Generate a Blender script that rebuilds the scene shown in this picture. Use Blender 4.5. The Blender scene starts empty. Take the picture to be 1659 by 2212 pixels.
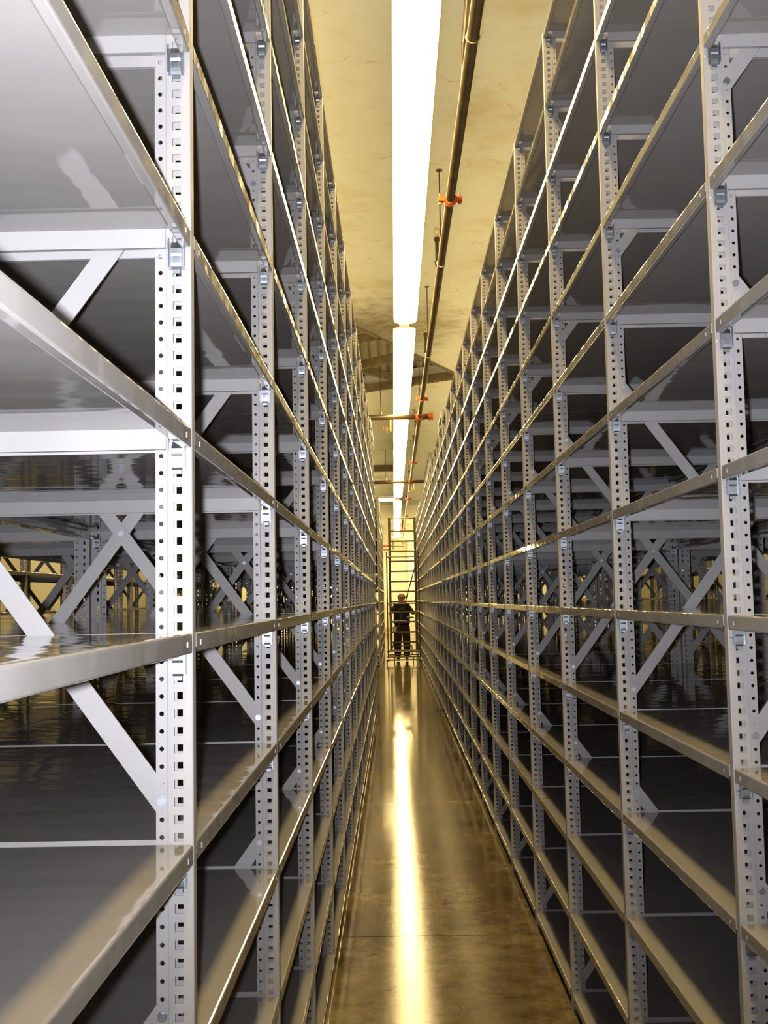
import bpy, bmesh, math, random
from mathutils import Vector, Matrix
random.seed(7)
SC = bpy.context.scene
COL = SC.collection
PI = math.pi

# ------------------------------------------------------------------ camera
CAM_Z = 1.637
F_PX = 2394.3
YAW, PITCH, ROLL = 0.0087, 0.0786, -0.0181
def cam_axes():
    cy, sy, cp, sp, cr, sr = math.cos(YAW), math.sin(YAW), math.cos(PITCH), math.sin(PITCH), math.cos(ROLL), math.sin(ROLL)
    f = Vector((-sy*cp, cy*cp, sp)); r = Vector((cy, sy, 0)); u = r.cross(f)
    return cr*r + sr*u, -sr*r + cr*u, f
Rv, Uv, Fv = cam_axes()
cd = bpy.data.cameras.new('camera')
cam = bpy.data.objects.new('camera', cd); COL.objects.link(cam)
cd.sensor_fit = 'VERTICAL'; cd.sensor_height = 36.0; cd.sensor_width = 36.0*1659/2212
cd.lens = F_PX/2212*36.0
cd.clip_start = 0.02; cd.clip_end = 200
M = Matrix(((Rv.x, Uv.x, -Fv.x, 0), (Rv.y, Uv.y, -Fv.y, 0), (Rv.z, Uv.z, -Fv.z, CAM_Z), (0, 0, 0, 1)))
cam.matrix_world = M
SC.camera = cam

# ------------------------------------------------------------------ light and exposure
SC.view_settings.view_transform = 'Standard'
SC.view_settings.look = 'None'
SC.view_settings.gamma = 1.0
SC.view_settings.use_curve_mapping = False
SC.view_settings.exposure = 0.0
w = bpy.data.worlds.new('world'); SC.world = w; w.use_nodes = True
w.node_tree.nodes['Background'].inputs[0].default_value = (0.02, 0.017, 0.012, 1)
w.node_tree.nodes['Background'].inputs[1].default_value = 0.3
# the camera's own flash, a few centimetres left of the lens
fl = bpy.data.lights.new('camera_flash', 'SPOT'); fl.energy = 450.0; fl.color = (0.95, 0.94, 1.0); fl.shadow_soft_size = 0.011
fl.spot_size = math.radians(122); fl.spot_blend = 1.0
flo = bpy.data.objects.new('camera_flash', fl); flo.location = Vector((0, 0, CAM_Z)) - Rv*0.036 + Uv*0.004; COL.objects.link(flo)
flo.rotation_euler = (Fv*1.0 + Uv*0.46 - Rv*0.06).to_track_quat('-Z', 'Y').to_euler()
TUBE_STRENGTH = 34.0
TUBE_COLOR = (1.0, 0.71, 0.29)
SC.cycles.max_bounces = 8
SC.cycles.diffuse_bounces = 4
SC.cycles.glossy_bounces = 4
SC.cycles.sample_clamp_indirect = 6.0
SC.cycles.sample_clamp_direct = 0.0
SC.cycles.caustics_reflective = False
SC.cycles.caustics_refractive = False
SC.cycles.use_light_tree = True

CEIL_Z = 3.6 + CAM_Z
# ------------------------------------------------------------------ materials
def nmat(name):
    m = bpy.data.materials.new(name); m.use_nodes = True
    nt = m.node_tree; b = nt.nodes['Principled BSDF']
    return m, nt, b
def N(nt, t, **k):
    n = nt.nodes.new(t)
    for a, v in k.items(): setattr(n, a, v)
    return n
def noise(nt, scale, detail=3, vec=None, rough=0.5):
    n = N(nt, 'ShaderNodeTexNoise'); n.inputs['Scale'].default_value = scale; n.inputs['Detail'].default_value = detail; n.inputs['Roughness'].default_value = rough
    if vec is not None: nt.links.new(vec, n.inputs['Vector'])
    return n
def coords(nt, scale=(1, 1, 1), obj=True, world=False):
    mp = N(nt, 'ShaderNodeMapping'); mp.inputs['Scale'].default_value = scale
    if world:
        g = N(nt, 'ShaderNodeNewGeometry'); nt.links.new(g.outputs['Position'], mp.inputs['Vector'])
    else:
        tc = N(nt, 'ShaderNodeTexCoord'); nt.links.new(tc.outputs['Object'], mp.inputs['Vector'])
    return mp.outputs['Vector']
def ramp(nt, fac, stops):
    r = N(nt, 'ShaderNodeValToRGB'); e = r.color_ramp.elements
    while len(e) > 1: e.remove(e[0])
    e[0].position = stops[0][0]; e[0].color = (*stops[0][1], 1)
    for p, c in stops[1:]:
        x = e.new(p); x.color = (*c, 1)
    nt.links.new(fac, r.inputs['Fac']); return r.outputs['Color']
def maprange(nt, v, a, b, c, d):
    m = N(nt, 'ShaderNodeMapRange'); nt.links.new(v, m.inputs['Value'])
    for i, x in zip(('From Min', 'From Max', 'To Min', 'To Max'), (a, b, c, d)): m.inputs[i].default_value = x
    return m.outputs['Result']
def bump(nt, b, h, strength, dist):
    n = N(nt, 'ShaderNodeBump'); n.inputs['Strength'].default_value = strength; n.inputs['Distance'].default_value = dist
    nt.links.new(h, n.inputs['Height']); nt.links.new(n.outputs['Normal'], b.inputs['Normal']); return n
def simple(name, col, rough=0.5, metal=0.0, spec=0.5, nscale=None, namt=0.1):
    m, nt, b = nmat(name)
    b.inputs['Base Color'].default_value = (*col, 1); b.inputs['Roughness'].default_value = rough
    b.inputs['Metallic'].default_value = metal; b.inputs['Specular IOR Level'].default_value = spec
    if nscale:
        n = noise(nt, nscale, 4, coords(nt))
        lo = tuple(c*(1-namt) for c in col); hi = tuple(min(1, c*(1+namt)) for c in col)
        nt.links.new(ramp(nt, n.outputs['Fac'], [(0.3, lo), (0.7, hi)]), b.inputs['Base Color'])
    return m
# glossy light grey powder coat; pressed sheet never lies quite flat, so its reflections waver
def paint(name, col, rough, wav, wscale, dist):
    m, nt, b = nmat(name)
    b.inputs['Specular IOR Level'].default_value = 0.5
    v = coords(nt, wscale, world=True)
    n = noise(nt, 1.0, 2, v)
    n2 = noise(nt, 9.0, 3, coords(nt, world=True))
    nt.links.new(ramp(nt, n2.outputs['Fac'], [(0.3, tuple(c*0.96 for c in col)), (0.7, col)]), b.inputs['Base Color'])
    nt.links.new(maprange(nt, n2.outputs['Fac'], 0.3, 0.7, rough*0.85, rough*1.2), b.inputs['Roughness'])
    bump(nt, b, n.outputs['Fac'], wav, dist)
    return m
M_SHELF = paint('grey_powder_coat_sheet', (0.24, 0.235, 0.23), 0.055, 1.0, (3.0, 7.0, 5.0), 0.0022)
M_POST = paint('grey_powder_coat_post', (0.27, 0.27, 0.275), 0.42, 0.4, (14, 14, 3.0), 0.001)
M_BRACE = paint('grey_powder_coat_brace', (0.26, 0.26, 0.265), 0.42, 0.4, (9, 9, 5.0), 0.001)
M_ZINC = simple('zinc_plated_steel', (0.32, 0.35, 0.40), 0.42, 1.0, nscale=60)
M_TUBE = simple('ladder_steel', (0.10, 0.085, 0.055), 0.38, 0.7, nscale=8)
M_PIPE = simple('dark_oiled_pipe', (0.06, 0.042, 0.02), 0.34, 0.0, 0.4, nscale=7, namt=0.35)
M_ORANGE = simple('orange_coupling_enamel', (0.50, 0.085, 0.012), 0.45)
M_HOUSING = simple('white_enamel_housing', (0.85, 0.84, 0.80), 0.35)
M_DARKSTEEL = simple('dark_roof_steel', (0.16, 0.13, 0.07), 0.55, 0.2, nscale=6, namt=0.3)
M_DECK = simple('galvanised_roof_deck', (0.42, 0.40, 0.30), 0.45, 0.3, nscale=3, namt=0.15)
M_RUBBER = simple('black_rubber', (0.02, 0.02, 0.02), 0.6)
M_BRASS = simple('sprinkler_brass', (0.75, 0.6, 0.3), 0.3, 1.0)

def emit_mat(name, strength):
    m = bpy.data.materials.new(name); m.use_nodes = True; nt = m.node_tree; nt.nodes.clear()
    e = N(nt, 'ShaderNodeEmission'); e.inputs[0].default_value = (*TUBE_COLOR, 1); e.inputs[1].default_value = strength
    o = N(nt, 'ShaderNodeOutputMaterial'); nt.links.new(e.outputs[0], o.inputs[0]); return m
M_EMIT = emit_mat('lit_diffuser', TUBE_STRENGTH)
M_EMIT2 = emit_mat('lit_round_lens', 150.0)

def concrete_ceiling():
    m, nt, b = nmat('cream_painted_concrete'); v = coords(nt, world=True)
    a = noise(nt, 0.9, 6, v, 0.6); c = noise(nt, 5.0, 8, v, 0.7)
    base = ramp(nt, a.outputs['Fac'], [(0.26, (0.62, 0.56, 0.40)), (0.44, (0.74, 0.79, 0.72)), (0.75, (0.78, 0.83, 0.79))])
    mot = ramp(nt, c.outputs['Fac'], [(0.28, (0.62, 0.56, 0.42)), (0.42, (0.95, 0.94, 0.9)), (0.6, (1, 1, 1))])
    mx = N(nt, 'ShaderNodeMix'); mx.data_type = 'RGBA'; mx.blend_type = 'MULTIPLY'; mx.inputs[0].default_value = 0.35
    nt.links.new(base, mx.inputs[6]); nt.links.new(mot, mx.inputs[7])
    # soot stains and hairline cracks of their own shape
    vo = N(nt, 'ShaderNodeTexVoronoi'); vo.feature = 'DISTANCE_TO_EDGE'; vo.inputs['Scale'].default_value = 0.55
    wv = noise(nt, 1.6, 5, v); ad = N(nt, 'ShaderNodeVectorMath'); ad.operation = 'MULTIPLY_ADD'
    ad.inputs[1].default_value = (1.2, 1.2, 0); nt.links.new(wv.outputs['Color'], ad.inputs[0]); nt.links.new(v, ad.inputs[2]); nt.links.new(ad.outputs[0], vo.inputs['Vector'])
    cr = maprange(nt, vo.outputs['Distance'], 0.0, 0.006, 0.0, 1.0)
    msk = noise(nt, 2.3, 3, v); mk = maprange(nt, msk.outputs['Fac'], 0.50, 0.56, 1.0, 0.0)
    mxx = N(nt, 'ShaderNodeMath'); mxx.operation = 'MAXIMUM'; nt.links.new(cr, mxx.inputs[0]); nt.links.new(mk, mxx.inputs[1])
    m2 = N(nt, 'ShaderNodeMix'); m2.data_type = 'RGBA'; m2.inputs[6].default_value = (0.62, 0.55, 0.38, 1)
    nt.links.new(mxx.outputs[0], m2.inputs[0]); nt.links.new(mx.outputs[2], m2.inputs[7])
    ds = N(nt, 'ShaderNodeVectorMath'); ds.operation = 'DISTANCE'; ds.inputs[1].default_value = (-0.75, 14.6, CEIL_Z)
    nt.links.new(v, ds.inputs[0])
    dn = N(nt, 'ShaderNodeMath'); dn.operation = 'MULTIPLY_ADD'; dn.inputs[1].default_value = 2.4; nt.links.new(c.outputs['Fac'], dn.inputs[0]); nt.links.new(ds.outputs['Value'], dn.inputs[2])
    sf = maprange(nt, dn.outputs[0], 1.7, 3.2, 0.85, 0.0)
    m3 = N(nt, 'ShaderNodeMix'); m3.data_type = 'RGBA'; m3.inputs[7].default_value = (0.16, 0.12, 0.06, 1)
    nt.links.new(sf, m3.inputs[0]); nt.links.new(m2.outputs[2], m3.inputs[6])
    nt.links.new(m3.outputs[2], b.inputs['Base Color']); b.inputs['Roughness'].default_value = 0.85
    bump(nt, b, c.outputs['Fac'], 0.25, 0.01); return m
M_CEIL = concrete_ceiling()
def wall_mat():
    m, nt, b = nmat('cream_wall_paint'); v = coords(nt, world=True)
    a = noise(nt, 0.8, 6, v, 0.65)
    nt.links.new(ramp(nt, a.outputs['Fac'], [(0.30, (0.60, 0.48, 0.27)), (0.42, (0.88, 0.88, 0.74)), (0.7, (0.92, 0.92, 0.82))]), b.inputs['Base Color'])
    b.inputs['Roughness'].default_value = 0.7; return m
M_WALL = wall_mat()
def floor_mat(name, k=1.0):
    m, nt, b = nmat(name); v = coords(nt, world=True); vs = coords(nt, (2.2, 0.35, 1), world=True)
    a = noise(nt, 1.5, 8, v, 0.65); st = noise(nt, 2.5, 6, vs, 0.6)
    c1 = ramp(nt, a.outputs['Fac'], [(0.30, (0.045*k, 0.028*k, 0.012*k)), (0.45, (0.13*k, 0.10*k, 0.05*k)), (0.60, (0.20*k, 0.165*k, 0.09*k)), (0.75, (0.26*k, 0.22*k, 0.12*k))])
    c2 = ramp(nt, st.outputs['Fac'], [(0.35, (0.70, 0.66, 0.6)), (0.6, (1, 1, 1))])
    mx = N(nt, 'ShaderNodeMix'); mx.data_type = 'RGBA'; mx.blend_type = 'MULTIPLY'; mx.inputs[0].default_value = 0.8
    gr = noise(nt, 9.0, 10, v, 0.8)
    c3 = ramp(nt, gr.outputs['Fac'], [(0.36, (0.45, 0.40, 0.34)), (0.5, (0.95, 0.93, 0.9)), (0.62, (1.25, 1.25, 1.2))])
    mg = N(nt, 'ShaderNodeMix'); mg.data_type = 'RGBA'; mg.blend_type = 'MULTIPLY'; mg.inputs[0].default_value = 0.85
    nt.links.new(c1, mg.inputs[6]); nt.links.new(c3, mg.inputs[7]); c1 = mg.outputs[2]
    nt.links.new(c1, mx.inputs[6]); nt.links.new(c2, mx.inputs[7])
    # scuffs: short curved scratches
    w1 = N(nt, 'ShaderNodeTexWave'); w1.wave_type = 'BANDS'; w1.inputs['Scale'].default_value = 3.2; w1.inputs['Distortion'].default_value = 26; w1.inputs['Detail'].default_value = 2; w1.inputs['Detail Scale'].default_value = 0.7
    nt.links.new(v, w1.inputs['Vector'])
    s1 = maprange(nt, w1.outputs['Fac'], 0.0, 0.012, 1.0, 0.0)
    g = noise(nt, 3.1, 2, v); gm = maprange(nt, g.outputs['Fac'], 0.52, 0.62, 0.0, 1.0)
    mu = N(nt, 'ShaderNodeMath'); mu.operation = 'MULTIPLY'; nt.links.new(s1, mu.inputs[0]); nt.links.new(gm, mu.inputs[1])
    m2 = N(nt, 'ShaderNodeMix'); m2.data_type = 'RGBA'; m2.inputs[7].default_value = (0.06, 0.045, 0.025, 1)
    mu2 = N(nt, 'ShaderNodeMath'); mu2.operation = 'MULTIPLY'; mu2.inputs[1].default_value = 0.7; nt.links.new(mu.outputs[0], mu2.inputs[0])
    nt.links.new(mu2.outputs[0], m2.inputs[0]); nt.links.new(mx.outputs[2], m2.inputs[6])
    nt.links.new(m2.outputs[2], b.inputs['Base Color'])
    f = noise(nt, 7.0, 8, v, 0.7)
    nt.links.new(maprange(nt, f.outputs['Fac'], 0.3, 0.7, 0.05, 0.11), b.inputs['Roughness'])
    b.inputs['Specular IOR Level'].default_value = 0.18
    fb = noise(nt, 22.0, 9, v, 0.8); bump(nt, b, fb.outputs['Fac'], 0.15, 0.0012)
    return m
M_FLOOR = floor_mat('polished_concrete', 0.85); M_FLOOR2 = floor_mat('polished_concrete_patch', 1.2)
M_JOINT = simple('joint_filler', (0.05, 0.04, 0.03), 0.8)

# ------------------------------------------------------------------ mesh helpers
class MB:
    def __init__(s): s.v = []; s.f = []
    def quad(s, a, b, c, d): i = len(s.v); s.v += [a, b, c, d]; s.f.append((i, i+1, i+2, i+3))
    def box(s, x0, x1, y0, y1, z0, z1):
        i = len(s.v)
        s.v += [(x0,y0,z0),(x1,y0,z0),(x1,y1,z0),(x0,y1,z0),(x0,y0,z1),(x1,y0,z1),(x1,y1,z1),(x0,y1,z1)]
        s.f += [(i,i+3,i+2,i+1),(i+4,i+5,i+6,i+7),(i,i+1,i+5,i+4),(i+1,i+2,i+6,i+5),(i+2,i+3,i+7,i+6),(i+3,i,i+4,i+7)]
    def tube(s, p, q, r, n=10, caps=True, r2=None):
        p, q = Vector(p), Vector(q); d = (q-p).normalized()
        a = d.orthogonal().normalized(); b = d.cross(a); r2 = r if r2 is None else r2
        i = len(s.v)
        for P, rr in ((p, r), (q, r2)):
            for k in range(n):
                t = 2*PI*k/n; s.v.append(tuple(P + (a*math.cos(t)+b*math.sin(t))*rr))
        for k in range(n):
            j = (k+1) % n; s.f.append((i+k, i+j, i+n+j, i+n+k))
        if caps: s.f.append(tuple(i+k for k in range(n-1, -1, -1))); s.f.append(tuple(i+n+k for k in range(n)))
    def path(s, pts, r, n=10):
        for a, b in zip(pts, pts[1:]): s.tube(a, b, r, n)
    def extrude(s, prof, y0, y1, closed=False, caps=False):
        i = len(s.v); n = len(prof)
        for y in (y0, y1): s.v += [(x, y, z) for x, z in prof]
        for k in range(n if closed else n-1):
            j = (k+1) % n; s.f.append((i+k, i+j, i+n+j, i+n+k))
        if caps: s.f.append(tuple(range(i, i+n))); s.f.append(tuple(range(i+2*n-1, i+n-1, -1)))
    def mesh(s, name, mats, flip=False, smooth=False, merge=True):
        me = bpy.data.meshes.new(name)
        vs = [(-x, y, z) for x, y, z in s.v] if flip else s.v
        me.from_pydata(vs, [], s.f)
        for m in (mats if isinstance(mats, (list, tuple)) else [mats]): me.materials.append(m)
        bm = bmesh.new(); bm.from_mesh(me)
        if merge: bmesh.ops.remove_doubles(bm, verts=bm.verts, dist=1e-5)
        if flip: bmesh.ops.reverse_faces(bm, faces=bm.faces)
        bm.to_mesh(me); bm.free()
        if smooth:
            for p in me.polygons: p.use_smooth = True
        me.update(); return me
def link(name, me, parent=None, loc=(0, 0, 0), rot=None):
    o = bpy.data.objects.new(name, me); COL.objects.link(o); o.location = loc
    if rot: o.rotation_euler = rot
    if parent: o.parent = parent
    return o
def tag(o, label=None, cat=None, group=None, kind=None):
    if label: o['label'] = label
    if cat: o['category'] = cat
    if group: o['group'] = group
    if kind: o['kind'] = kind
    return o
def thing(name, label, cat, loc=(0, 0, 0), group=None, rot=None):
    o = link(name, None, None, loc, rot); return tag(o, label, cat, group)
def struct(name, me, loc=(0, 0, 0)): return tag(link(name, me, None, loc), kind='structure')

# ------------------------------------------------------------------ dimensions of the racking
BAY = 1.1411; LV = 0.3048; Z0 = 1.593; LEVELS = list(range(-5, 9))
XL, XR = -0.2993, 0.6721; D = 0.777; YL, YR = 1.6527, 2.2773
PW, PT = 0.055, 0.0125           # post width and half thickness
LAMP_Z = 2.9 + CAM_Z

# ------------------------------------------------------------------ room shell
X0, X1, Y0, Y1 = -6.6, 7.9, -3.6, 54.0
def floor():
    b = MB(); b.box(X0, X1, Y0, Y1, -0.12, -0.02); fl_ = struct('floor', b.mesh('floor', M_JOINT))
    ys = [Y0, -1.9, 1.8, 5.543, 8.98, 9.15, 12.9, 16.6, 20.3, 24.0, 27.7, 31.4, 35.1, 38.8, 42.5, 46.2, 49.9, Y1]
    for a, c in zip(ys, ys[1:]):
        patch = c - a < 0.5
        m = MB(); g = 0.0 if patch else 0.004
        m.box(X0, X1, a+g, c-g, -0.02, 0.0)
        o = link('slab', m.mesh('slab', M_FLOOR2 if patch else M_FLOOR), fl_)
        if patch: o['label'] = 'pale filled strip across the polished floor'
floor()
def ceiling():
    # concrete ceiling with one skewed roof opening
    op = [(-0.95, 13.3), (1.05, 17.65), (1.07, 18.1), (-0.95, 19.5)]
    z = CEIL_Z
    b = MB(); out = [(X0, Y0), (X1, Y0), (X1, Y1), (X0, Y1)]
    for k in range(4):
        j = (k+1) % 4
        b.quad((*out[k], z), (*op[k], z), (*op[j], z), (*out[j], z)) if False else b.quad((*out[k], z), (*out[j], z), (*op[j], z), (*op[k], z))
    for k in range(4):
        j = (k+1) % 4
        b.quad((*op[k], z), (*op[j], z), (*op[j], z+0.30), (*op[k], z+0.30))
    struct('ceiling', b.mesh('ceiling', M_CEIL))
    # corrugated deck above the opening
    d = thing('roof_deck', 'ribbed grey metal roof deck seen up through the skewed ceiling opening', 'roof deck', (0, 0, z+0.30))
    m = MB(); x = -1.2; pts = []
    while x < 1.3:
        pts += [(x, 0.0), (x+0.07, 0.0), (x+0.09, 0.035), (x+0.13, 0.035)]; x += 0.15
    m.extrude(pts, 13.0, 19.9)
    link('ribbed_sheet', m.mesh('ribbed_sheet', M_DECK), d)
    # steel angles across the opening
    segs = [((-0.95, 13.35), (0.98, 17.5), 0.07), ((-0.95, 17.6), (0.30, 16.3), 0.06), ((-0.95, 16.6), (0.35, 18.6), 0.06),
            ((-0.95, 19.35), (1.03, 18.0), 0.08), ((-0.95, 15.9), (-0.12, 15.05), 0.04)]
    for i, (p, q, wd) in enumerate(segs):
        t = thing('roof_joist', ['dark steel edge angle running slantwise along the near side of the ceiling opening',
             'dark steel angle crossing the ceiling opening from left to the lamp', 'dark steel angle slanting back under the roof deck to the far edge',
             'dark riveted steel angle along the far side of the ceiling opening', 'short dark steel bracket at the near left of the ceiling opening'][i], 'roof joist', ((p[0]+q[0])/2, (p[1]+q[1])/2, z), 'steel angles at the ceiling opening')
        dx, dy = q[0]-p[0], q[1]-p[1]; L = math.hypot(dx, dy); t.rotation_euler = (0, 0, math.atan2(dy, dx))
        m = MB(); m.box(-L/2, L/2, -wd/2, wd/2, -0.012, 0.0); m.box(-L/2, L/2, -wd/2, -wd/2+0.012, 0.0, 0.12)
        link('angle', m.mesh('angle', M_DARKSTEEL), t)
        if i == 3:
            rv = MB()
            k = -L/2+0.1
            while k < L/2: rv.tube((k, 0, -0.012), (k, 0, -0.026), 0.014, 6); k += 0.09
            tag(link('rivets', rv.mesh('rivets', M_DARKSTEEL), t), kind='stuff')
ceiling()
def wall(name, x0, x1, y0, y1, z0=0.0, z1=CEIL_Z, m=M_WALL):
    b = MB(); b.box(x0, x1, y0, y1, z0, z1); return struct(name, b.mesh(name, m))
wall('wall_left', X0-0.15, X0, Y0-0.15, Y1+0.15)
wall('wall_right', X1, X1+0.15, Y0-0.15, Y1+0.15)
wall('wall_end', X0, X1, Y1, Y1+0.15)
wall('wall_behind', X0, X1, Y0-0.15, Y0)
wall('beam_end', X0, X1, Y1-0.9, Y1, CAM_Z+2.82, CEIL_Z, M_WALL)
b = MB(); b.box(0.62, 0.98, Y1-0.25, Y1, 0, CAM_Z+2.82); struct('trim_1', b.mesh('trim_1', M_WALL))
b = MB(); b.box(-1.1, -0.78, Y1-0.3, Y1, 0, CAM_Z+2.3); struct('trim_2', b.mesh('trim_2', M_WALL))
for i, (yb, xa, xb) in enumerate([(29.6, -2.2, 0.03), (40.5, -2.5, 2.5)]):
    bb = MB(); bb.box(xa, xb, yb, yb+0.22, CEIL_Z-0.16, CEIL_Z); bb.box(xa, xb, yb-0.03, yb+0.25, CEIL_Z-0.175, CEIL_Z-0.16)
    struct('beam_%d' % (i+1), bb.mesh('beam', M_DARKSTEEL if i == 0 else M_CEIL))

# ------------------------------------------------------------------ racking parts (meshes shared by every copy)
Z_TOP = Z0 + 8*LV
def post_mesh(flip, ztop, detail=True):
    # local x runs from the aisle face (0) inwards; near web at y=-PT, far web at y=+PT
    b = MB(); P = LV/12; hs = 0.0064; hx = 0.0215; X2 = 0.0365; t = 0.0015
    nholes = int((ztop-0.02)/P)
    ph = (Z0-0.0162) % P
    for k in range(nholes):
        zc = ph + k*P
        if zc < P: continue
        za, zb = zc-P/2, zc+P/2
        for (y, sgn) in ((-PT, 1), (PT, -1)):
            xs = [0.0022, hx-hs, hx+hs, X2]; zs = [za, zc-hs, zc+hs, zb]
            for i in range(3):
                for j in range(3):
                    if i == 1 and j == 1: continue
                    q = [(xs[i], y, zs[j]), (xs[i+1], y, zs[j]), (xs[i+1], y, zs[j+1]), (xs[i], y, zs[j+1])]
                    b.quad(*(q if sgn > 0 else q[::-1]))
            yi = y + sgn*t; x0, x1, z0, z1 = hx-hs, hx+hs, zc-hs, zc+hs
            b.quad((x0, y, z0), (x0, y, z1), (x0, yi, z1), (x0, yi, z0)); b.quad((x1, y, z1), (x1, y, z0), (x1, yi, z0), (x1, yi, z1))
            b.quad((x0, y, z1), (x1, y, z1), (x1, yi, z1), (x0, yi, z1)); b.quad((x1, y, z0), (x0, y, z0), (x0, yi, z0), (x1, yi, z0))
        # flange with round hole
        yf = -PT+0.0008; xc = 0.0465; r = 0.0036; xa, xb = 0.0382, PW
        n = 8; cir = [(xc+r*math.cos(PI/8+2*PI*i/n), zc+r*math.sin(PI/8+2*PI*i/n)) for i in range(n)]
        sq = []
        for i in range(n):
            a = PI/8+2*PI*i/n; cx, cz = math.cos(a), math.sin(a)
            sq.append((xb if cx > 0.5 else xa if cx < -0.5 else xc+cx*0.012, zb if cz > 0.5 else za if cz < -0.5 else zc+cz*0.011))
        for i in range(n):
            j = (i+1) % n
            b.quad((sq[i][0], yf, sq[i][1]), (sq[j][0], yf, sq[j][1]), (cir[j][0], yf, cir[j][1]), (cir[i][0], yf, cir[i][1]))
            b.quad((cir[i][0], yf, cir[i][1]), (cir[j][0], yf, cir[j][1]), (cir[j][0], yf+t, cir[j][1]), (cir[i][0], yf+t, cir[i][1]))
        for i in (0, 1, 2, 3):   # fill the four corners of the cell
            cx, cz = [(xb, zb), (xa, zb), (xa, za), (xb, za)][i]
            p, q = sq[(2*i) % n], sq[(2*i+1) % n]
            b.v += [(p[0], yf, p[1]), (cx, yf, cz), (q[0], yf, q[1])]; m_ = len(b.v); b.f.append((m_-3, m_-2, m_-1))
    zlo, zhi = ph + P*1 - P/2 if ph < P else ph - P/2, ph + (nholes-1)*P + P/2
    zlo = 0.004
    zf = ph + (1 if ph < P else 0)*P - P/2
    def strip(xa, ya, xb, yb, z0=zlo, z1=zhi): b.quad((xa, ya, z0), (xb, yb, z0), (xb, yb, z1), (xa, ya, z1))
    # plain foot below the first hole
    for y in (-PT, PT): strip(0.0022, y, X2, y, zlo, zf)
    strip(0.0382, -PT+0.0008, PW, -PT+0.0008, zlo, zf)
    # aisle face with rolled corners
    strip(0.0022, PT, 0.0007, PT-0.0008); strip(0.0007, PT-0.0008, 0, PT-0.0024); strip(0, PT-0.0024, 0, -PT+0.0024)
    strip(0, -PT+0.0024, 0.0007, -PT+0.0008); strip(0.0007, -PT+0.0008, 0.0022, -PT)
    # groove between web and flange, back wall, flange lip
    strip(X2, -PT, 0.0368, -PT+0.0022); strip(0.0368, -PT+0.0022, 0.0382, -PT+0.0008)
    strip(X2, -PT+0.002, X2, PT)
    strip(PW, -PT+0.0008, PW, -PT+0.0023)
    # cap and foot plate
    b.quad((0, -PT, zhi), (X2, -PT, zhi), (X2, PT, zhi), (0, PT, zhi))
    b.box(0.0, 0.05, -PT, PT, 0.0, 0.004)
    return b.mesh('post', M_POST, flip=flip)
POST = {False: post_mesh(False, Z_TOP+0.03), True: post_mesh(True, Z_TOP+0.03)}
POST_TALL = {False: post_mesh(False, Z_TOP+0.36), True: post_mesh(True, Z_TOP+0.36)}
POST_MID = {False: post_mesh(False, Z_TOP+0.19), True: post_mesh(True, Z_TOP+0.19)}

def shelf_mesh():
    # origin: near end, aisle edge, top of the deck.  x inwards, y along the aisle
    b = MB(); L = BAY-2*PT-0.013; h = 0.030
    lip = [(0.020, -0.0012), (0.020, 0.0), (0.004, 0.0), (0.0016, -0.0007), (0.0004, -0.0022), (0.0, -0.0045), (0.0, -h+0.0028), (0.0008, -h+0.0008), (0.0028, -h), (0.013, -h), (0.0155, -h+0.001), (0.017, -h+0.004), (0.017, -h+0.012), (0.0158, -h+0.012),
           (0.0158, -h+0.004), (0.0145, -h+0.0022), (0.006, -h+0.0013), (0.0028, -h+0.003), (0.0014, -h+0.006), (0.0014, -0.005), (0.004, -0.0014)]
    # face of the lip, bottom roll and inner return
    top = lip[1:]
    b.extrude(top, 0, L)
    top2 = [(D-x, z) for x, z in top][::-1]
    b.extrude(top2, 0, L)
    # deck, top and underside
    b.quad((0.020, 0, 0), (D-0.020, 0, 0), (D-0.020, L, 0), (0.020, L, 0))
    b.quad((0.004, 0, -0.0014), (0.004, L, -0.0014), (D-0.004, L, -0.0014), (D-0.004, 0, -0.0014))
    # end flanges, cut back at the posts
    nf = len(b.f)
    x0, x1 = 0.0375, D-0.0375
    for y, s in ((0, 1), (L, -1)):
        b.box(x0, x1, min(y, y+s*0.0012), max(y, y+s*0.0012), -0.032, -0.0005)
        b.box(x0, x1, min(y, y+s*0.009), max(y, y+s*0.009), -0.033, -0.032)
        # closed ends of the lips, with the open slot below
        for xa, xb in ((0.0008, 0.0095), (D-0.0095, D-0.0008)):
            b.box(xa, xb, min(y, y+s*0.0012), max(y, y+s*0.0012), -0.022, -0.0006)
    # small pressed ticks on the lip face near the ends
    for xx, sg in ((0.0, -1), (D, 1)):
        for yy in (0.035, L-0.035):
            b.box(min(xx, xx+sg*0.0011), max(xx, xx+sg*0.0011), yy-0.0012, yy+0.0012, -0.020, -0.012)
    me = b.mesh('shelf', [M_SHELF, M_POST], merge=False)
    for p in me.polygons:
        if p.index >= nf: p.material_index = 1
    return me
SHELF = shelf_mesh()
for p in SHELF.polygons: p.use_smooth = False

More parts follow.
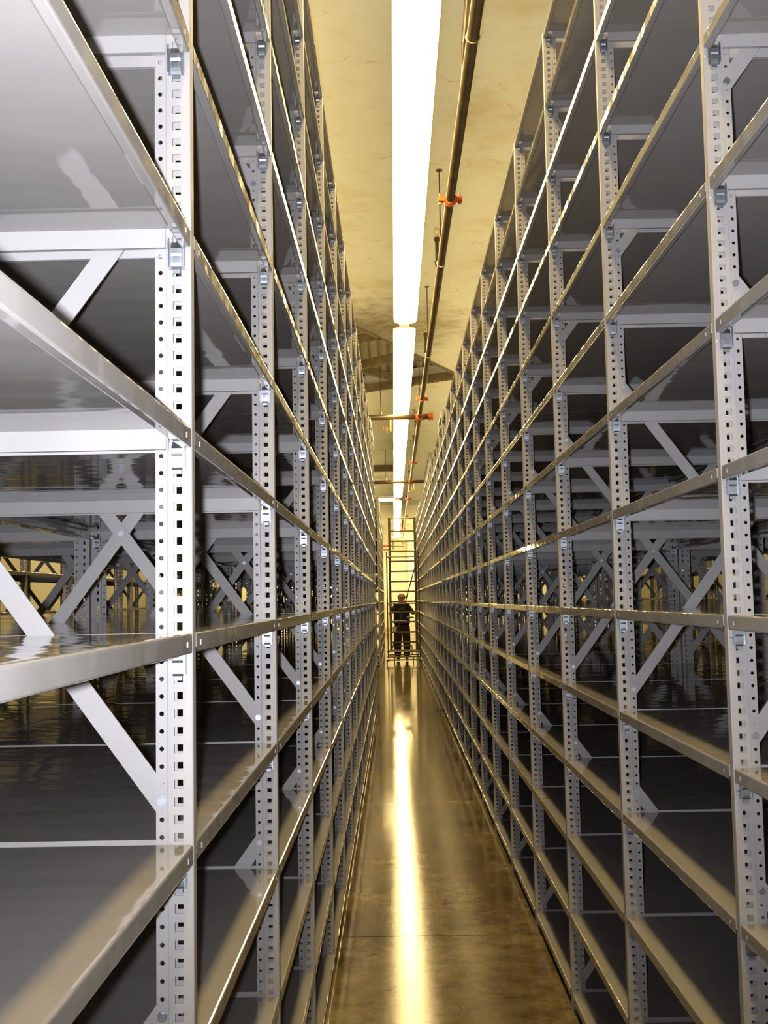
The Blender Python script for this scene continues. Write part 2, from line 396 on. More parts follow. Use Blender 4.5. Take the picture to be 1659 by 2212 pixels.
def clip_mesh(flip, tongue):
    # origin: post corner at deck height; clip hangs on the near web (y = -PT)
    b = MB(); xc = 0.0215; w = 0.0118; zt, zb = -0.0215, -0.0635; y0 = -PT; t = 0.0012
    b.box(xc-w, xc+w, y0-0.0022, y0-0.001, zb, zt)                        # back plate
    def side(x, a, c):
        q = [(x, y0-0.001, zb+0.004), (x, y0-0.009, zb+0.003), (x, y0-0.0105, zt-0.012), (x, y0-0.008, zt+0.003), (x, y0-0.001, zt+0.008)]
        i = len(b.v)
        b.v += [(x-t/2, y, z) for _, y, z in q] + [(x+t/2, y, z) for _, y, z in q]
        b.f += [tuple(range(i, i+5)), tuple(range(i+9, i+4, -1))] + [(i+k, i+5+k, i+5+(k+1) % 5, i+(k+1) % 5) for k in range(5)]
    side(xc-w, 0, 0); side(xc+w, 0, 0)
    # bowed middle: ramp out, flat, ramp in, with the square punched boss
    def bow(pts, xa, xb):
        for (y_, z_), (y2, z2) in zip(pts, pts[1:]): b.quad((xa, y0-y_, z_), (xb, y0-y_, z_), (xb, y0-y2, z2), (xa, y0-y2, z2))
    xa, xb = xc-0.008, xc+0.008
    bow([(0.002, zb), (0.0055, zb+0.004), (0.0062, zb+0.010)], xa, xb)
    for a_, c_ in ((xa, xc-0.0048), (xc+0.0048, xb)): bow([(0.0062, zb+0.010), (0.0066, zb+0.020)], a_, c_)
    bow([(0.0066, zb+0.020), (0.0085, zb+0.024), (0.0085, zb+0.032), (0.003, zb+0.042)], xa, xb)
    b.box(xc-0.0048, xc+0.0048, y0-0.0042, y0-0.003, zb+0.010, zb+0.020)
    # foot tab entering the next square hole
    b.box(xc-0.0058, xc+0.0058, y0-0.0035, y0-0.0012, zb-0.0058, zb)
    if tongue:
        b.path([(xc-w, y0-0.004, zb+0.017), (xc-w-0.006, y0-0.0042, zb+0.0172), (xc-w-0.010, y0-0.003, zb+0.0155)], 0.0007, 6)
    return b.mesh('shelf_clip', M_ZINC, flip=flip)
CLIP = {False: clip_mesh(False, True), True: clip_mesh(True, False)}

BZ = [(0.12, 1.045), (1.350, 2.278), (2.712, 3.637)]
def brace_mesh(up, z0, z1, y0):
    # flat bar between the bolt of one post and the bolt of the other
    b = MB(); xa, xb = 0.0465, D-0.0465
    p, q = (Vector((xa, 0, z0)), Vector((xb, 0, z1))) if up else (Vector((xa, 0, z1)), Vector((xb, 0, z0)))
    d = (q-p).normalized(); n = Vector((-d.z, 0, d.x)); w = 0.0165; e = 0.017
    pts = [p-d*e+n*w*0.4, p-d*e*0.5+n*w, q+d*e*0.5+n*w, q+d*e+n*w*0.4, q+d*e-n*w*0.4, q+d*e*0.5-n*w, p-d*e*0.5-n*w, p-d*e-n*w*0.4]
    b.extrude([(v.x, v.z) for v in pts], y0, y0+0.0025, closed=True, caps=True)
    return b.mesh('brace', M_BRACE)
BRACES = []
for a, c in BZ:
    BRACES.append((brace_mesh(True, a, c, -0.0078), True, a, c)); BRACES.append((brace_mesh(False, a, c, -0.0108), False, a, c))
def bolt_mesh():
    b = MB(); b.tube((0, -0.0008, 0), (0, -0.0058, 0), 0.0068, 6); b.tube((0, 0.0, 0), (0, -0.0012, 0), 0.0074, 14); b.tube((0, 0.0, 0), (0, 0.010, 0), 0.003, 8)
    return b.mesh('bolt', M_ZINC)
BOLT = bolt_mesh()

def frame(parent, y, s, side_front, clips_front, clips_rear, bolts, kind=None, levels=LEVELS):
    """one upright frame at y (local).  s = +1: inwards is +x"""
    P = POST if kind is None else kind
    f = link('post', P[s < 0], parent, (0, y, 0)); r = link('post', P[s > 0], parent, (s*D, y, 0))
    for me, up, a, c in BRACES:
        br = link('brace', me, parent, (0 if s > 0 else -D, y, 0))
        if bolts:
            for fx, fz in ((0.0465, a if up else c), (D-0.0465, c if up else a)):
                link('bolt', BOLT, br, (fx, -PT+0.0008, fz))
            if not up: link('bolt', BOLT, br, (D/2, -0.0108, (a+c)/2))

WORDS = 'first second third fourth fifth sixth seventh eighth ninth tenth eleventh twelfth thirteenth fourteenth fifteenth sixteenth seventeenth eighteenth nineteenth twentieth'.split()
def ordn(k):
    if k < 20: return WORDS[k]
    if k < 29: return 'twenty-' + WORDS[k-20]
    if k == 29: return 'thirtieth'
    return 'thirty-' + WORDS[k-30]
def row(name, xf, s, y0, k0, k1, labeller, group, clips_to=99, bolts_to=99, rear=False, extras={}):
    """bays k0..k1 of a rack whose aisle face is at xf; s=+1 inwards is +x.  Local frames at y=0 and (last) y=BAY"""
    for k in range(k0, k1+1):
        u = thing(name, labeller(k-k0, k1-k0), 'shelving', (xf, y0+k*BAY, 0), group)
        ex = extras.get(k, 0)
        pk = lambda e: POST_TALL if e > 0.25 else POST_MID if e > 0 else None
        ck = k < clips_to
        exf = max(ex, extras.get(k-1, 0) if k > k0 else 0)
        frame(u, 0, s, s, ck, ([-1, 0, 1, 2, 3] if (ck and rear and k < 8) else False), k < bolts_to, pk(exf))
        if k == k1: frame(u, BAY, s, s, False, False, False, pk(ex))
        for n in LEVELS + ([8.0+ex/LV] if ex else []):
            tw = random.uniform(-0.0006, 0.0006)
            y_ = PT+0.0065
            o = link('shelf', SHELF, u, (0 if s > 0 else -D, y_, Z0+n*LV+tw))
            xo = 0 if s > 0 else D
            if ck: link('shelf_clip', CLIP[s < 0], o, (xo, BAY-y_, -tw))
            if ck and rear and k < 8 and n in (-1, 0, 1, 2, 3): link('shelf_clip', CLIP[s > 0], o, (xo+s*D, BAY-y_, -tw))
def lab(side, extra_first, extra_last=None):
    def f(i, n):
        if i == 0: return extra_first
        if i == n and extra_last: return extra_last
        return '%s bay of the tall grey rack %s' % (ordn(i), side)
    return f
row('shelving_bay', XL, -1, YL, -1, 13, lab('along the left of the aisle', 'nearest bay of the left rack, cut off by the left photo edge', 'last bay of the left rack, at the gap before the further rack'),
    'bays of the left rack', clips_to=13, bolts_to=10, rear=True, extras={12: 0.16, 13: 0.16})
row('shelving_bay', XR, 1, YR, -1, 30, lab('along the right of the aisle', 'nearest bay of the right rack, cut off by the right edge of the photo', 'last bay of the right rack, beyond the rolling ladder'),
    'bays of the right rack', clips_to=20, bolts_to=12, rear=True,
    extras={11: 0.15, 16: 0.3, 17: 0.3, 18: 0.3, 23: 0.13, 24: 0.13, 25: 0.13, 26: 0.13, 27: 0.13, 28: 0.13, 29: 0.13, 30: 0.13})
def lab2(where):
    return lambda i, n: '%s bay of the grey rack %s' % (ordn(i), where)
row('shelving_bay', XL-2*D-0.006, 1, YL, 0, 12, lab2('standing back to back behind the left rack'), 'bays behind the left rack', clips_to=0, bolts_to=3)
row('shelving_bay', XR+2*D+0.006, -1, YR, -1, 15, lab2('standing back to back behind the right rack'), 'bays behind the right rack', clips_to=0, bolts_to=3)
row('shelving_bay', XL-2*D-0.97, -1, YL, 1, 14, lab2('across the next aisle to the left'), 'bays across the next aisle to the left', clips_to=0, bolts_to=0)
row('shelving_bay', XR+2*D+0.97, 1, YR, 1, 17, lab2('across the next aisle to the right'), 'bays across the next aisle to the right', clips_to=0, bolts_to=0)
row('shelving_bay', -0.365, -1, 27.3, 0, 7, lambda i, n: '%s bay of the further left rack standing beside the rolling ladder' % ordn(i), 'bays of the further left rack', clips_to=0, bolts_to=0, extras={0: 0.13, 1: 0.13})

# ------------------------------------------------------------------ ceiling lights
def fixture_meshes():
    L = 2.43
    h = MB(); prof = [(-0.055, 0.115), (-0.055, 0.07), (-0.118, 0.055), (-0.120, 0.045), (0.120, 0.045), (0.118, 0.055), (0.055, 0.07), (0.055, 0.115)]
    h.extrude(prof, 0, L, closed=True, caps=True)
    d = MB(); pr = [(-0.118, 0.045), (-0.121, 0.02), (-0.105, -0.012), (-0.06, -0.026), (0, -0.029), (0.06, -0.026), (0.105, -0.012), (0.121, 0.02), (0.118, 0.045)]
    d.extrude(pr, 0.0, L, closed=True, caps=True)
    return h.mesh('housing', M_HOUSING), d.mesh('diffuser', M_EMIT), None
FX = fixture_meshes()
FX_WALL_FILL = FX[1].copy(); FX_WALL_FILL.materials.clear(); FX_WALL_FILL.materials.append(emit_mat('wall_fill_diffuser', 80.0))  # stronger diffuser for the added fill lights at the end wall
def wire_mesh():
    b = MB(); b.tube((0, 0, 0.115), (0, 0, CEIL_Z-LAMP_Z), 0.0025, 6); b.tube((0, 0, 0.115), (0, 0, 0.14), 0.008, 6); return b.mesh('hanger_rod', M_TUBE)
WIRE = wire_mesh()
def fixture(x, y, label, group, rot=None, z=LAMP_Z):
    t = thing('ceiling_light', label, 'ceiling light', (x, y, z), group, rot)
    for n, me in zip(('housing', 'diffuser'), FX): link(n, me, t)
    for yy in (0.35, 2.08): link('hanger_rod', WIRE, t, (0, yy, 0))
    return t
yl = [11.44-2.44*(i+1) for i in range(6)][::-1]
xs_l = lambda y: 0.163 - 0.0016*max(0, y-10)
for i, y in enumerate(yl): fixture(0.160, y, '%s lit strip light of the long first row over the aisle' % ordn(i), 'lit strip lights over the aisle')
for i in range(8): fixture(0.155-0.003*i, 11.93+2.44*i, '%s lit strip light of the second row, beyond the gap with the hanging hook' % ordn(i), 'lit strip lights over the aisle')
for i in range(7): fixture(0.125, 33.25+2.44*i, '%s lit strip light of the far row, above the rolling ladder' % ordn(i), 'lit strip lights over the aisle')
fixture(0.05, 32.4, 'lit strip light hung crosswise at the left of the far aisle', 'lit strip lights over the aisle', (0, 0, PI/2))
for i in range(8): fixture(-2.33, 2.0+2.46*i, '%s lit strip light over the next aisle to the left, seen only by its glow' % ordn(i), 'strip lights over the next aisles')
for i in range(6): fixture(2.70, 9.0+2.46*i, '%s lit strip light over the next aisle to the right, seen only by its glow' % ordn(i), 'strip lights over the next aisles')
for i, (fx_, fy_) in enumerate([(3.7, 52.6), (3.7, 50.6), (-1.4, 52.6), (-1.4, 50.6), (6.2, 52.6), (-3.9, 52.6)]):  # added strip lights, out of view behind the racks, brightening the end wall
    fixture(fx_, fy_, '%s added strip light, hidden behind the racks to brighten the end wall' % ordn(i), 'added fill lights for the end wall', (0, 0, PI/2), z=LAMP_Z-0.6).children[1].data = FX_WALL_FILL
# hook between the first two rows
t = thing('hanging_hook', 'small bare wire hook hanging in the gap between the two rows of strip lights', 'hook', (0.165, 11.66, LAMP_Z))
m = MB(); m.tube((0, 0, 0.7-0.02), (0, 0, 0.05), 0.004, 6); m.path([(0, 0, 0.05), (0.025, 0, 0.02), (0.03, 0, -0.01), (0.01, 0, -0.03), (-0.015, 0, -0.015)], 0.004, 6)
link('wire', m.mesh('wire', M_HOUSING), t)
# round high bay lamps near the end wall
for i, (x, y) in enumerate([(0.07, 51.0), (0.43, 50.2)]):
    t = thing('round_lamp', ['left of the two small round white lamps at the far end of the ceiling', 'right of the two small round white lamps at the far end of the ceiling'][i], 'ceiling lamp', (x, y, CAM_Z+2.86), 'round lamps at the far end')
    m = MB(); m.tube((0, 0, 0.10), (0, 0, 0.04), 0.05, 16); m.tube((0, 0, 0.10), (0, 0, CEIL_Z-CAM_Z-2.86), 0.01, 8); m.tube((0, 0, 0.045), (0, 0, 0.0), 0.08, 20, r2=0.20)
    link('reflector', m.mesh('reflector', M_HOUSING, smooth=False), t)
    m = MB(); m.tube((0, 0, -0.001), (0, 0, -0.03), 0.19, 20, r2=0.12); link('lens', m.mesh('lens', M_EMIT2), t)

# ------------------------------------------------------------------ sprinkler pipes
PZ = CAM_Z + 2.8
def pipe_x(y):
    return 0.452
t = thing('sprinkler_pipe', 'long dark sprinkler pipe running down the aisle right of the lights', 'pipe', (0.45, 0, PZ))
m = MB(); m.tube((0, -3.5, 0), (-0.055, 50.0, 0), 0.031, 20); link('pipe_run', m.mesh('pipe_run', M_PIPE, smooth=True), t)
def xat(y): return -0.055*(y+3.5)/53.5
def coupling_mesh(axis='y'):
    b = MB(); b.tube((0, -0.035, 0), (0, 0.035, 0), 0.043, 18); b.tube((0, -0.012, 0), (0, 0.012, 0), 0.050, 18)
    for sx in (-1, 1):
        b.box(min(sx*0.035, sx*0.085), max(sx*0.035, sx*0.085), -0.022, 0.022, -0.016, 0.016); b.tube((sx*0.068, 0, -0.03), (sx*0.068, 0, 0.045), 0.007, 8)
        b.tube((sx*0.068, 0, -0.032), (sx*0.068, 0, -0.018), 0.012, 6)
    return b.mesh('coupling', M_ORANGE)
CPL = coupling_mesh()
for y in (7.62, 15.4, 17.05, 22.7, 26.45, 31.0, 37.5, 44.0): link('coupling', CPL, t, (xat(y), y, 0))
def ring_mesh():
    b = MB(); n = 20
    for k in range(n):
        a0, a1 = 2*PI*k/n, 2*PI*(k+1)/n
        b.tube((0.034*math.cos(a0), 0, 0.034*math.sin(a0)), (0.034*math.cos(a1), 0, 0.034*math.sin(a1)), 0.004, 6)
    b.tube((0, 0, 0.034), (0, 0, 0.10), 0.004, 6); b.tube((-0.010, 0, 0.06), (0.010, 0, 0.06), 0.008, 6)
    return b.mesh('ring_hanger', M_BRASS)
RING = ring_mesh()
rodm = MB(); rodm.tube((0, 0, 0.09), (0, 0, 0.8), 0.005, 6); rodm.tube((0, 0, 0.795), (0, 0, 0.80), 0.03, 10); rodm = rodm.mesh('rod', M_TUBE)
for y in (1.9, 5.35, 9.1, 12.6, 16.6, 21.0, 25.0, 29.0, 33.0, 37.0, 41.0, 45.0):
    r = link('ring_hanger', RING, t, (xat(y), y, 0)); link('rod', rodm, r)
def nipple_mesh():
    b = MB(); b.tube((0, 0, 0.02), (0, 0, 0.42), 0.017, 12); b.tube((0, 0, 0.20), (0, 0, 0.235), 0.024, 8)
    b.tube((0, 0, 0.42), (0, 0, 0.45), 0.026, 12); return b.mesh('riser_nipple', M_PIPE)
def head_mesh():
    b = MB(); b.tube((0, 0, 0.45), (0, 0, 0.475), 0.016, 8); b.tube((0, 0, 0.53), (0, 0, 0.534), 0.026, 12)
    for sx in (-1, 1): b.path([(sx*0.012, 0, 0.475), (sx*0.019, 0, 0.50), (0, 0, 0.53)], 0.003, 6)
    return b.mesh('sprinkler_head', M_BRASS)
NIP, HED = nipple_mesh(), head_mesh()
for y in (4.4, 9.8, 13.4, 19.2, 21.9, 28.0, 35.0):
    r = link('riser_nipple', NIP, t, (xat(y)-0.0, y, 0)); link('sprinkler_head', HED, r)
# thinner conduit beside the pipe at the top of the picture
t = thing('conduit', 'short thin dark conduit beside the sprinkler pipe at the top edge of the photo', 'conduit', (0.40, 0, CAM_Z+3.05))
m = MB(); m.path([(0.02, 1.0, 0.1), (0.02, 4.9, 0.02), (0.03, 5.75, -0.06), (0.045, 6.1, -0.16), (0.048, 6.3, -0.235)], 0.018, 12); link('tube', m.mesh('tube', M_PIPE, smooth=True), t)
# cross mains
for i, (y, xa, xb) in enumerate([(16.95, -2.6, 0.585), (26.45, -2.6, 2.5)]):
    t = thing('cross_pipe', ['dark cross pipe with an orange capped end, in front of the lights', 'further dark cross pipe spanning from the left rack to the right rack'][i], 'pipe', (0, y, PZ-0.0), 'dark pipes crossing the aisle')
    m = MB(); m.tube((xa, 0, 0), (xb, 0, 0), 0.042, 18); link('pipe_run', m.mesh('pipe_run', M_PIPE, smooth=True), t)
    if i == 0:
        m = MB(); m.tube((0.565, 0, 0), (0.59, 0, 0), 0.06, 18); m.tube((0.61, 0, 0), (0.635, 0, 0), 0.06, 18); m.tube((0.565, 0, 0), (0.635, 0, 0), 0.045, 18); link('end_cap', m.mesh('end_cap', M_ORANGE), t)
    m = MB(); m.tube((0.37, 0, 0), (0.48, 0, 0), 0.056, 18); link('tee', m.mesh('tee', M_ORANGE), t)
    for x in (-0.17, -1.6):
        m = MB(); m.tube((x, 0, 0.02), (x, 0, 0.795), 0.006, 6); m.tube((x, 0, 0.04), (x, 0, 0.10), 0.014, 8); link('rod', m.mesh('rod', M_TUBE), t)
    for k in range(1):
        x = -0.02 if i == 0 else 0.5
        m = MB(); m.tube((x, 0, -0.03), (x, 0, -0.22), 0.014, 8); m.tube((x, 0, -0.18), (x-0.06, 0, -0.19), 0.010, 8); m.tube((x-0.06, 0, -0.14), (x-0.06, 0, -0.24), 0.007, 6); link('drop', m.mesh('drop', M_BRASS), t)
        m = MB(); m.tube((x-0.11, 0, -0.19), (x-0.12, 0, -0.19), 0.045, 12); m.tube((x-0.06, 0, -0.19), (x-0.11, 0, -0.19), 0.006, 6); link('valve_wheel', m.mesh('valve_wheel', M_ORANGE), t)
t = thing('valve_pipe', 'small orange and dark pipework high on the end wall behind the ladder', 'pipe', (0, 50.5, CAM_Z+2.3))
m = MB(); m.tube((-1.6, 0, 0.12), (0.42, 0, 0.12), 0.03, 12); m.tube((0.40, 0, 0.12), (0.40, 0, 0.5), 0.03, 12); m.tube((-0.05, 0, -0.06), (-0.05, 0, 0.30), 0.025, 10); link('pipe_run', m.mesh('pipe_run', M_PIPE), t)
m = MB(); m.tube((-0.62, 0, 0.12), (-0.35, 0, 0.12), 0.055, 12); m.tube((0.30, 0, 0.12), (0.45, 0, 0.12), 0.05, 12); m.tube((-0.5, 0, -0.04), (-0.2, 0, -0.04), 0.035, 12); m.tube((0.37, 0, 0.38), (0.43, 0, 0.44), 0.08, 12); link('coupling', m.mesh('coupling', M_ORANGE), t)
m = MB(); m.tube((0.40, 0, 0.44), (0.40, 0, CEIL_Z-CAM_Z-2.3), 0.025, 10); m.tube((-1.6, 0, 0.12), (-1.6, 0, CEIL_Z-CAM_Z-2.3), 0.015, 8); link('hanger_rod', m.mesh('hanger_rod', M_PIPE), t)

# ------------------------------------------------------------------ rolling ladder tower
LY = 28.95; FY = 28.05
t = thing('rolling_ladder', 'tall dark steel rolling ladder tower with eleven rungs standing across the far aisle', 'ladder', (0.2, 28.5, 0))
def part(name, mb, mat, parent, label=None, smooth=False):
    o = link(name, mb.mesh(name, mat, smooth=smooth), parent)
    o.location = -Vector(parent.location) if parent.parent is None else (0, 0, 0)
    if label: o['label'] = label
    return o
xi0, xi1 = -0.125, 0.54
for x in (xi0, xi1):
    m = MB(); m.tube((x, LY, 0.30), (x, LY, 3.76), 0.031, 12); part('upright', m, M_TUBE, t)
for k in range(12):
    z = 0.53+0.262*k - (0.0 if k else 0)
    m = MB(); m.box(xi0, xi1, LY-0.035, LY+0.035, z-0.016, z+0.013); m.box(xi0, xi1, LY-0.037, LY-0.033, z-0.030, z+0.013); part('rung', m, M_TUBE, t)
m = MB(); m.tube((xi0, LY, 3.74), (xi1, LY, 3.74), 0.018, 10); part('top_rail', m, M_TUBE, t)
m = MB(); m.tube((xi0, LY, 0.31), (xi1, LY, 0.31), 0.022, 10); part('bottom_rail', m, M_TUBE, t)
for x in (-0.2, 0.60):
    m = MB(); m.tube((x, FY, 0.17), (x, FY, 2.83), 0.015, 10); part('front_post', m, M_TUBE, t)
for z in (2.70, 1.52):
    m = MB(); m.tube((-0.2, FY, z), (0.60, FY, z), 0.013, 10); part('front_rail', m, M_TUBE, t)
    for x, xx in ((-0.2, xi0), (0.60, xi1)):
        m = MB(); m.tube((x, FY, z), (xx, LY, z), 0.012, 8); part('side_rail', m, M_TUBE, t)
for z in (0.32, 0.19, 0.115):
    m = MB(); m.tube((-0.24, FY, z), (0.62, FY, z), 0.018, 10); part('base_rail', m, M_TUBE, t)
for x in (-0.2, 0.6):
    m = MB(); m.tube((x, FY, 0.19), (x, 29.5, 0.17), 0.018, 10); m.tube((x, FY, 0.32), (xi0 if x < 0 else xi1, LY, 0.32), 0.016, 10); part('base_side', m, M_TUBE, t)
m = MB(); m.tube((-0.2, 29.5, 0.17), (0.6, 29.5, 0.17), 0.018, 10); m.tube((0.0, 29.5, 0.40), (0.42, 29.5, 0.40), 0.014, 8)
for x in (0.0, 0.42): m.tube((x, 29.5, 0.17), (x, 29.5, 0.40), 0.012, 8)
part('rear_rail', m, M_TUBE, t)
m = MB(); m.tube((xi0+0.02, LY-0.04, 0.33), (xi1, LY-0.04, 2.50), 0.015, 10); part('diagonal_brace', m, M_TUBE, t)
for x, y, sx in ((-0.235, FY, -1), (0.62, FY, 1), (-0.05, 29.5, 0), (0.45, 29.5, 0)):
    m = MB(); m.path([(x-sx*0.13, y, 0.12), (x-sx*0.04, y, 0.10), (x, y, 0.06)], 0.014, 8); m.box(x-0.018, x+0.018, y-0.03, y+0.03, 0.05, 0.13) ; c = part('caster', m, M_TUBE, t)
    m = MB(); m.tube((x-0.014, y, 0.055), (x+0.014, y, 0.055), 0.055, 16); w_ = link('wheel', m.mesh('wheel', M_RUBBER), c)
# things resting on the rungs
def rz(k): return 0.53+0.262*k+0.013
t = thing('bucket', 'small pale plastic tub standing on a low rung of the ladder', 'bucket', (-0.03, LY, rz(1)))
m = MB(); m.tube((0, 0, 0), (0, 0, 0.11), 0.048, 18, caps=False, r2=0.065); m.tube((0, 0, 0.0), (0, 0, 0.002), 0.048, 18); link('tub', m.mesh('tub', simple('pale_plastic', (0.62, 0.55, 0.35), 0.4)), t)
m = MB(); m.tube((0, 0, 0.105), (0, 0, 0.113), 0.066, 18, caps=False, r2=0.068); m.tube((0, 0, 0.113), (0, 0, 0.113), 0.068, 18, caps=False, r2=0.063); link('rim', m.mesh('rim', simple('pale_rim', (0.75, 0.7, 0.5), 0.4)), t)
t = thing('drill', 'dark cordless drill lying on the ladder rung at the right of the man', 'drill', (0.40, LY-0.01, rz(2)))
m = MB(); m.tube((-0.11, 0, 0.085), (0.04, 0, 0.085), 0.026, 12); m.tube((0.04, 0, 0.085), (0.075, 0, 0.085), 0.02, 12, r2=0.012); link('body', m.mesh('body', simple('dark_plastic', (0.06, 0.05, 0.04), 0.4)), t)
m = MB(); m.box(-0.095, -0.055, -0.016, 0.016, 0.01, 0.07); link('grip', m.mesh('grip', M_RUBBER), t)
m = MB(); m.box(-0.115, -0.03, -0.025, 0.025, 0.0, 0.03); link('battery', m.mesh('battery', M_RUBBER), t)
m = MB(); m.tube((0.075, 0, 0.085), (0.12, 0, 0.085), 0.008, 8); link('chuck', m.mesh('chuck', M_ZINC), t)
t = thing('tool_tray', 'flat pale metal tray lying on the rung in front of the man', 'tray', (0.10, LY-0.02, rz(2)))
m = MB(); m.box(-0.17, 0.16, -0.05, 0.05, 0, 0.003); m.box(-0.17, 0.16, -0.05, -0.047, 0, 0.022); m.box(-0.17, 0.16, 0.047, 0.05, 0, 0.022); m.box(-0.17, -0.167, -0.05, 0.05, 0, 0.022); m.box(0.157, 0.16, -0.05, 0.05, 0, 0.022)
link('pan', m.mesh('pan', simple('pale_metal', (0.6, 0.55, 0.42), 0.35, 0.3)), t)

# ------------------------------------------------------------------ the man
def skin_obj(name, parent, verts, edges, radii, mat, sub=2, root=0):
    me = bpy.data.meshes.new(name); me.from_pydata(verts, edges, []); me.update()
    o = link(name, me, parent)
    md = o.modifiers.new('skin', 'SKIN'); md.use_smooth_shade = True
    for i, r in enumerate(radii):
        rr = r if isinstance(r, tuple) else (r, r); me.skin_vertices[0].data[i].radius = rr
        me.skin_vertices[0].data[i].use_root = (i == root)
    s = o.modifiers.new('sub', 'SUBSURF'); s.levels = sub; s.render_levels = sub
    me.materials.append(mat); return o
SKIN = simple('skin', (0.55, 0.27, 0.15), 0.5); M_SHIRT = simple('navy_cotton', (0.012, 0.014, 0.028), 0.85)
M_TROU = simple('dark_brown_twill', (0.035, 0.022, 0.012), 0.85); M_SHOE = simple('dark_navy_shoe', (0.02, 0.02, 0.05), 0.5)
M_HAIR = simple('dark_hair', (0.035, 0.024, 0.014), 0.7); M_EYE = simple('eye_dark', (0.02, 0.01, 0.01), 0.3)
PX, PY = 0.165, 29.62
man = thing('person', 'balding man in navy t-shirt and dark trousers holding the ladder uprights', 'person', (PX, PY, 0))
# local frame: x across, -y towards the camera
V = []; E_ = []; Rr = []
def jv(p, r, par=None):
    V.append(p); Rr.append(r)
    if par is not None: E_.append((par, len(V)-1))
    return len(V)-1
pel = jv((0, 0, 0.96), (0.15, 0.11)); wa = jv((0, 0, 1.12), (0.155, 0.115), pel); ch = jv((0, 0.0, 1.32), (0.165, 0.115), wa); ub = jv((0, 0.0, 1.44), (0.12, 0.08), ch)
nk = jv((0, -0.01, 1.51), 0.068, ub); ja = jv((0, -0.03, 1.58), (0.078, 0.082), nk); hd = jv((0, -0.035, 1.66), (0.094, 0.108), ja); cr_ = jv((0, -0.03, 1.745), (0.084, 0.096), hd); tp = jv((0, -0.025, 1.792), (0.045, 0.055), cr_)
hands = []
for s in (-1, 1):
    hx = (xi0 if s < 0 else xi1) - PX; hy = LY - PY
    sh = jv((s*0.165, 0, 1.43), 0.062, ub); el = jv((s*0.285, -0.10, 1.27 if s < 0 else 1.26), 0.046, sh)
    fo = jv((s*0.31, -0.30, 1.255), 0.040, el); wr = jv((hx-s*0.03, hy+0.13, 1.28), 0.027, fo)
    hands.append((s, hx, hy, wr))
    palm = jv((hx-s*0.035, hy+0.06, 1.29), (0.024, 0.036), wr)
    for q in range(4):      # four fingers curled round the upright
        zq = 1.325-q*0.022; ln = (0.9, 1.0, 0.95, 0.8)[q]
        a = jv((hx-s*0.040, hy+0.03, zq), 0.0095, palm); b_ = jv((hx-s*0.038, hy-0.020*ln, zq+0.001), 0.0088, a)
        c_ = jv((hx-s*0.014, hy-0.036*ln, zq+0.001), 0.0082, b_); d_ = jv((hx+s*0.016*ln, hy-0.030, zq), 0.0075, c_)
    a = jv((hx-s*0.018, hy+0.052, 1.325), 0.011, palm); b_ = jv((hx+s*0.010, hy+0.036, 1.345), 0.0095, a); jv((hx+s*0.030, hy+0.016, 1.352), 0.0085, b_)
    hp = jv((s*0.095, 0, 0.90), 0.085, pel); kn = jv((s*0.105, -0.01, 0.50), 0.056, hp); cf = jv((s*0.107, 0.015, 0.34), 0.052, kn); an = jv((s*0.11, 0.01, 0.09), 0.036, cf)
    ft = jv((s*0.115, -0.09, 0.045), (0.036, 0.026), an); jv((s*0.12, -0.17, 0.038), (0.030, 0.020), ft)
body = skin_obj('body', man, V, E_, Rr, SKIN)
# face
for s in (-1, 1):
    m = MB(); m.tube((s*0.030, -0.125, 1.662), (s*0.030, -0.137, 1.662), 0.012, 12); link('eye', m.mesh('eye', M_EYE), man)
    m = MB(); m.tube((s*0.016, -0.135, 1.682), (s*0.045, -0.128, 1.684), 0.006, 6); link('eyebrow', m.mesh('eyebrow', M_HAIR), man)
    skin_obj('ear', man, [(s*0.088, -0.03, 1.675), (s*0.097, -0.022, 1.655), (s*0.088, -0.03, 1.63)], [(0, 1), (1, 2)], [0.010, 0.014, 0.008], SKIN)
skin_obj('nose', man, [(0, -0.130, 1.672), (0, -0.148, 1.645), (0, -0.150, 1.632)], [(0, 1), (1, 2)], [0.008, 0.011, 0.013], SKIN)
m = MB(); m.tube((-0.026, -0.116, 1.600), (0.026, -0.116, 1.600), 0.008, 8); link('mouth', m.mesh('mouth', simple('lips', (0.4, 0.13, 0.10), 0.5)), man)
# hair round the sides and back, bald on top
skin_obj('hair', man, [(-0.078, -0.045, 1.645), (-0.086, -0.03, 1.69), (-0.078, 0.0, 1.715), (-0.045, 0.042, 1.715), (0, 0.055, 1.71), (0.045, 0.042, 1.715), (0.078, 0.0, 1.715), (0.086, -0.03, 1.69), (0.078, -0.045, 1.645)],
         [(i, i+1) for i in range(8)], [0.018, 0.026, 0.034, 0.038, 0.042, 0.038, 0.034, 0.026, 0.018], M_HAIR, root=4)
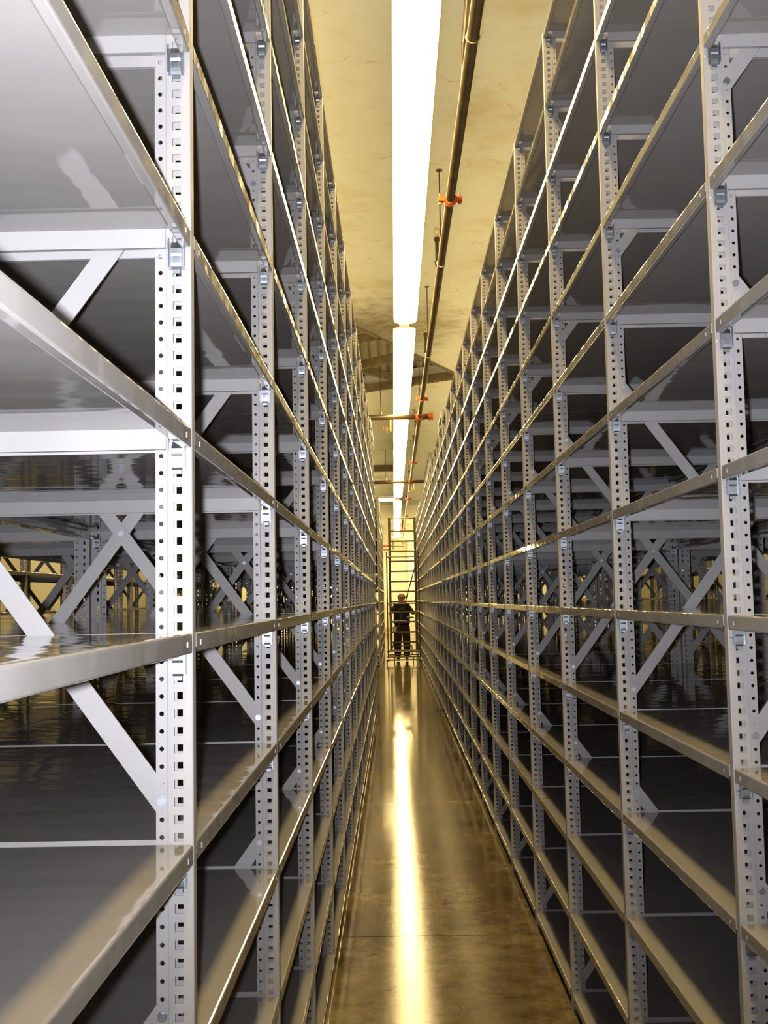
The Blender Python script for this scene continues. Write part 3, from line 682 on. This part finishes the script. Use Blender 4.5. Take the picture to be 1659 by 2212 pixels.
# shirt with short sleeves
sv = [(0, 0, 0.88), (0, 0, 1.08), (0, 0, 1.30), (0, 0, 1.43), (0, -0.003, 1.475)]
sr = [(0.235, 0.165), (0.240, 0.180), (0.235, 0.165), (0.175, 0.11), (0.085, 0.075)]
se = [(0, 1), (1, 2), (2, 3), (3, 4)]
for s in (-1, 1):
    i = len(sv); sv += [(s*0.172, 0, 1.432), (s*0.245, -0.05, 1.335), (s*0.292, -0.11, 1.265)]; sr += [0.076, 0.072, 0.070]; se += [(3, i), (i, i+1), (i+1, i+2)]
skin_obj('t_shirt', man, sv, se, sr, M_SHIRT, root=2)
m = MB(); n = 16
for k in range(n):
    a0, a1 = 2*PI*k/n, 2*PI*(k+1)/n
    m.tube((0.07*math.cos(a0), -0.008+0.066*math.sin(a0), 1.497-0.012*(-math.sin(a0))), (0.07*math.cos(a1), -0.008+0.066*math.sin(a1), 1.497-0.012*(-math.sin(a1))), 0.009, 6)
link('collar', m.mesh('collar', simple('grey_green_rib', (0.20, 0.22, 0.17), 0.8)), man)
m = MB()
for i in range(7):
    x = -0.075+i*0.025; m.box(x-0.010, x+0.008, -0.168, -0.118, 1.375-0.006*abs(i-3), 1.400-0.004*abs(i-3))
link('chest_print', m.mesh('chest_print', simple('orange_print', (0.45, 0.09, 0.03), 0.8)), man)['label'] = 'orange print across the chest'
tv = [(0, 0, 1.02), (0, 0, 0.90)]; tr = [(0.215, 0.15), (0.205, 0.145)]; te = [(0, 1)]
for s in (-1, 1):
    i = len(tv); tv += [(s*0.105, 0, 0.80), (s*0.120, -0.01, 0.50), (s*0.122, 0.01, 0.30), (s*0.120, 0.005, 0.10)]; tr += [0.125, 0.108, 0.10, 0.092]; te += [(1, i), (i, i+1), (i+1, i+2), (i+2, i+3)]
skin_obj('trousers', man, tv, te, tr, M_TROU)
for s in (-1, 1):
    skin_obj('shoe', man, [(s*0.11, 0.03, 0.05), (s*0.113, -0.06, 0.05), (s*0.12, -0.17, 0.040), (s*0.122, -0.21, 0.036)], [(0, 1), (1, 2), (2, 3)], [(0.045, 0.048), (0.046, 0.047), (0.046, 0.036), (0.034, 0.030)], M_SHOE)
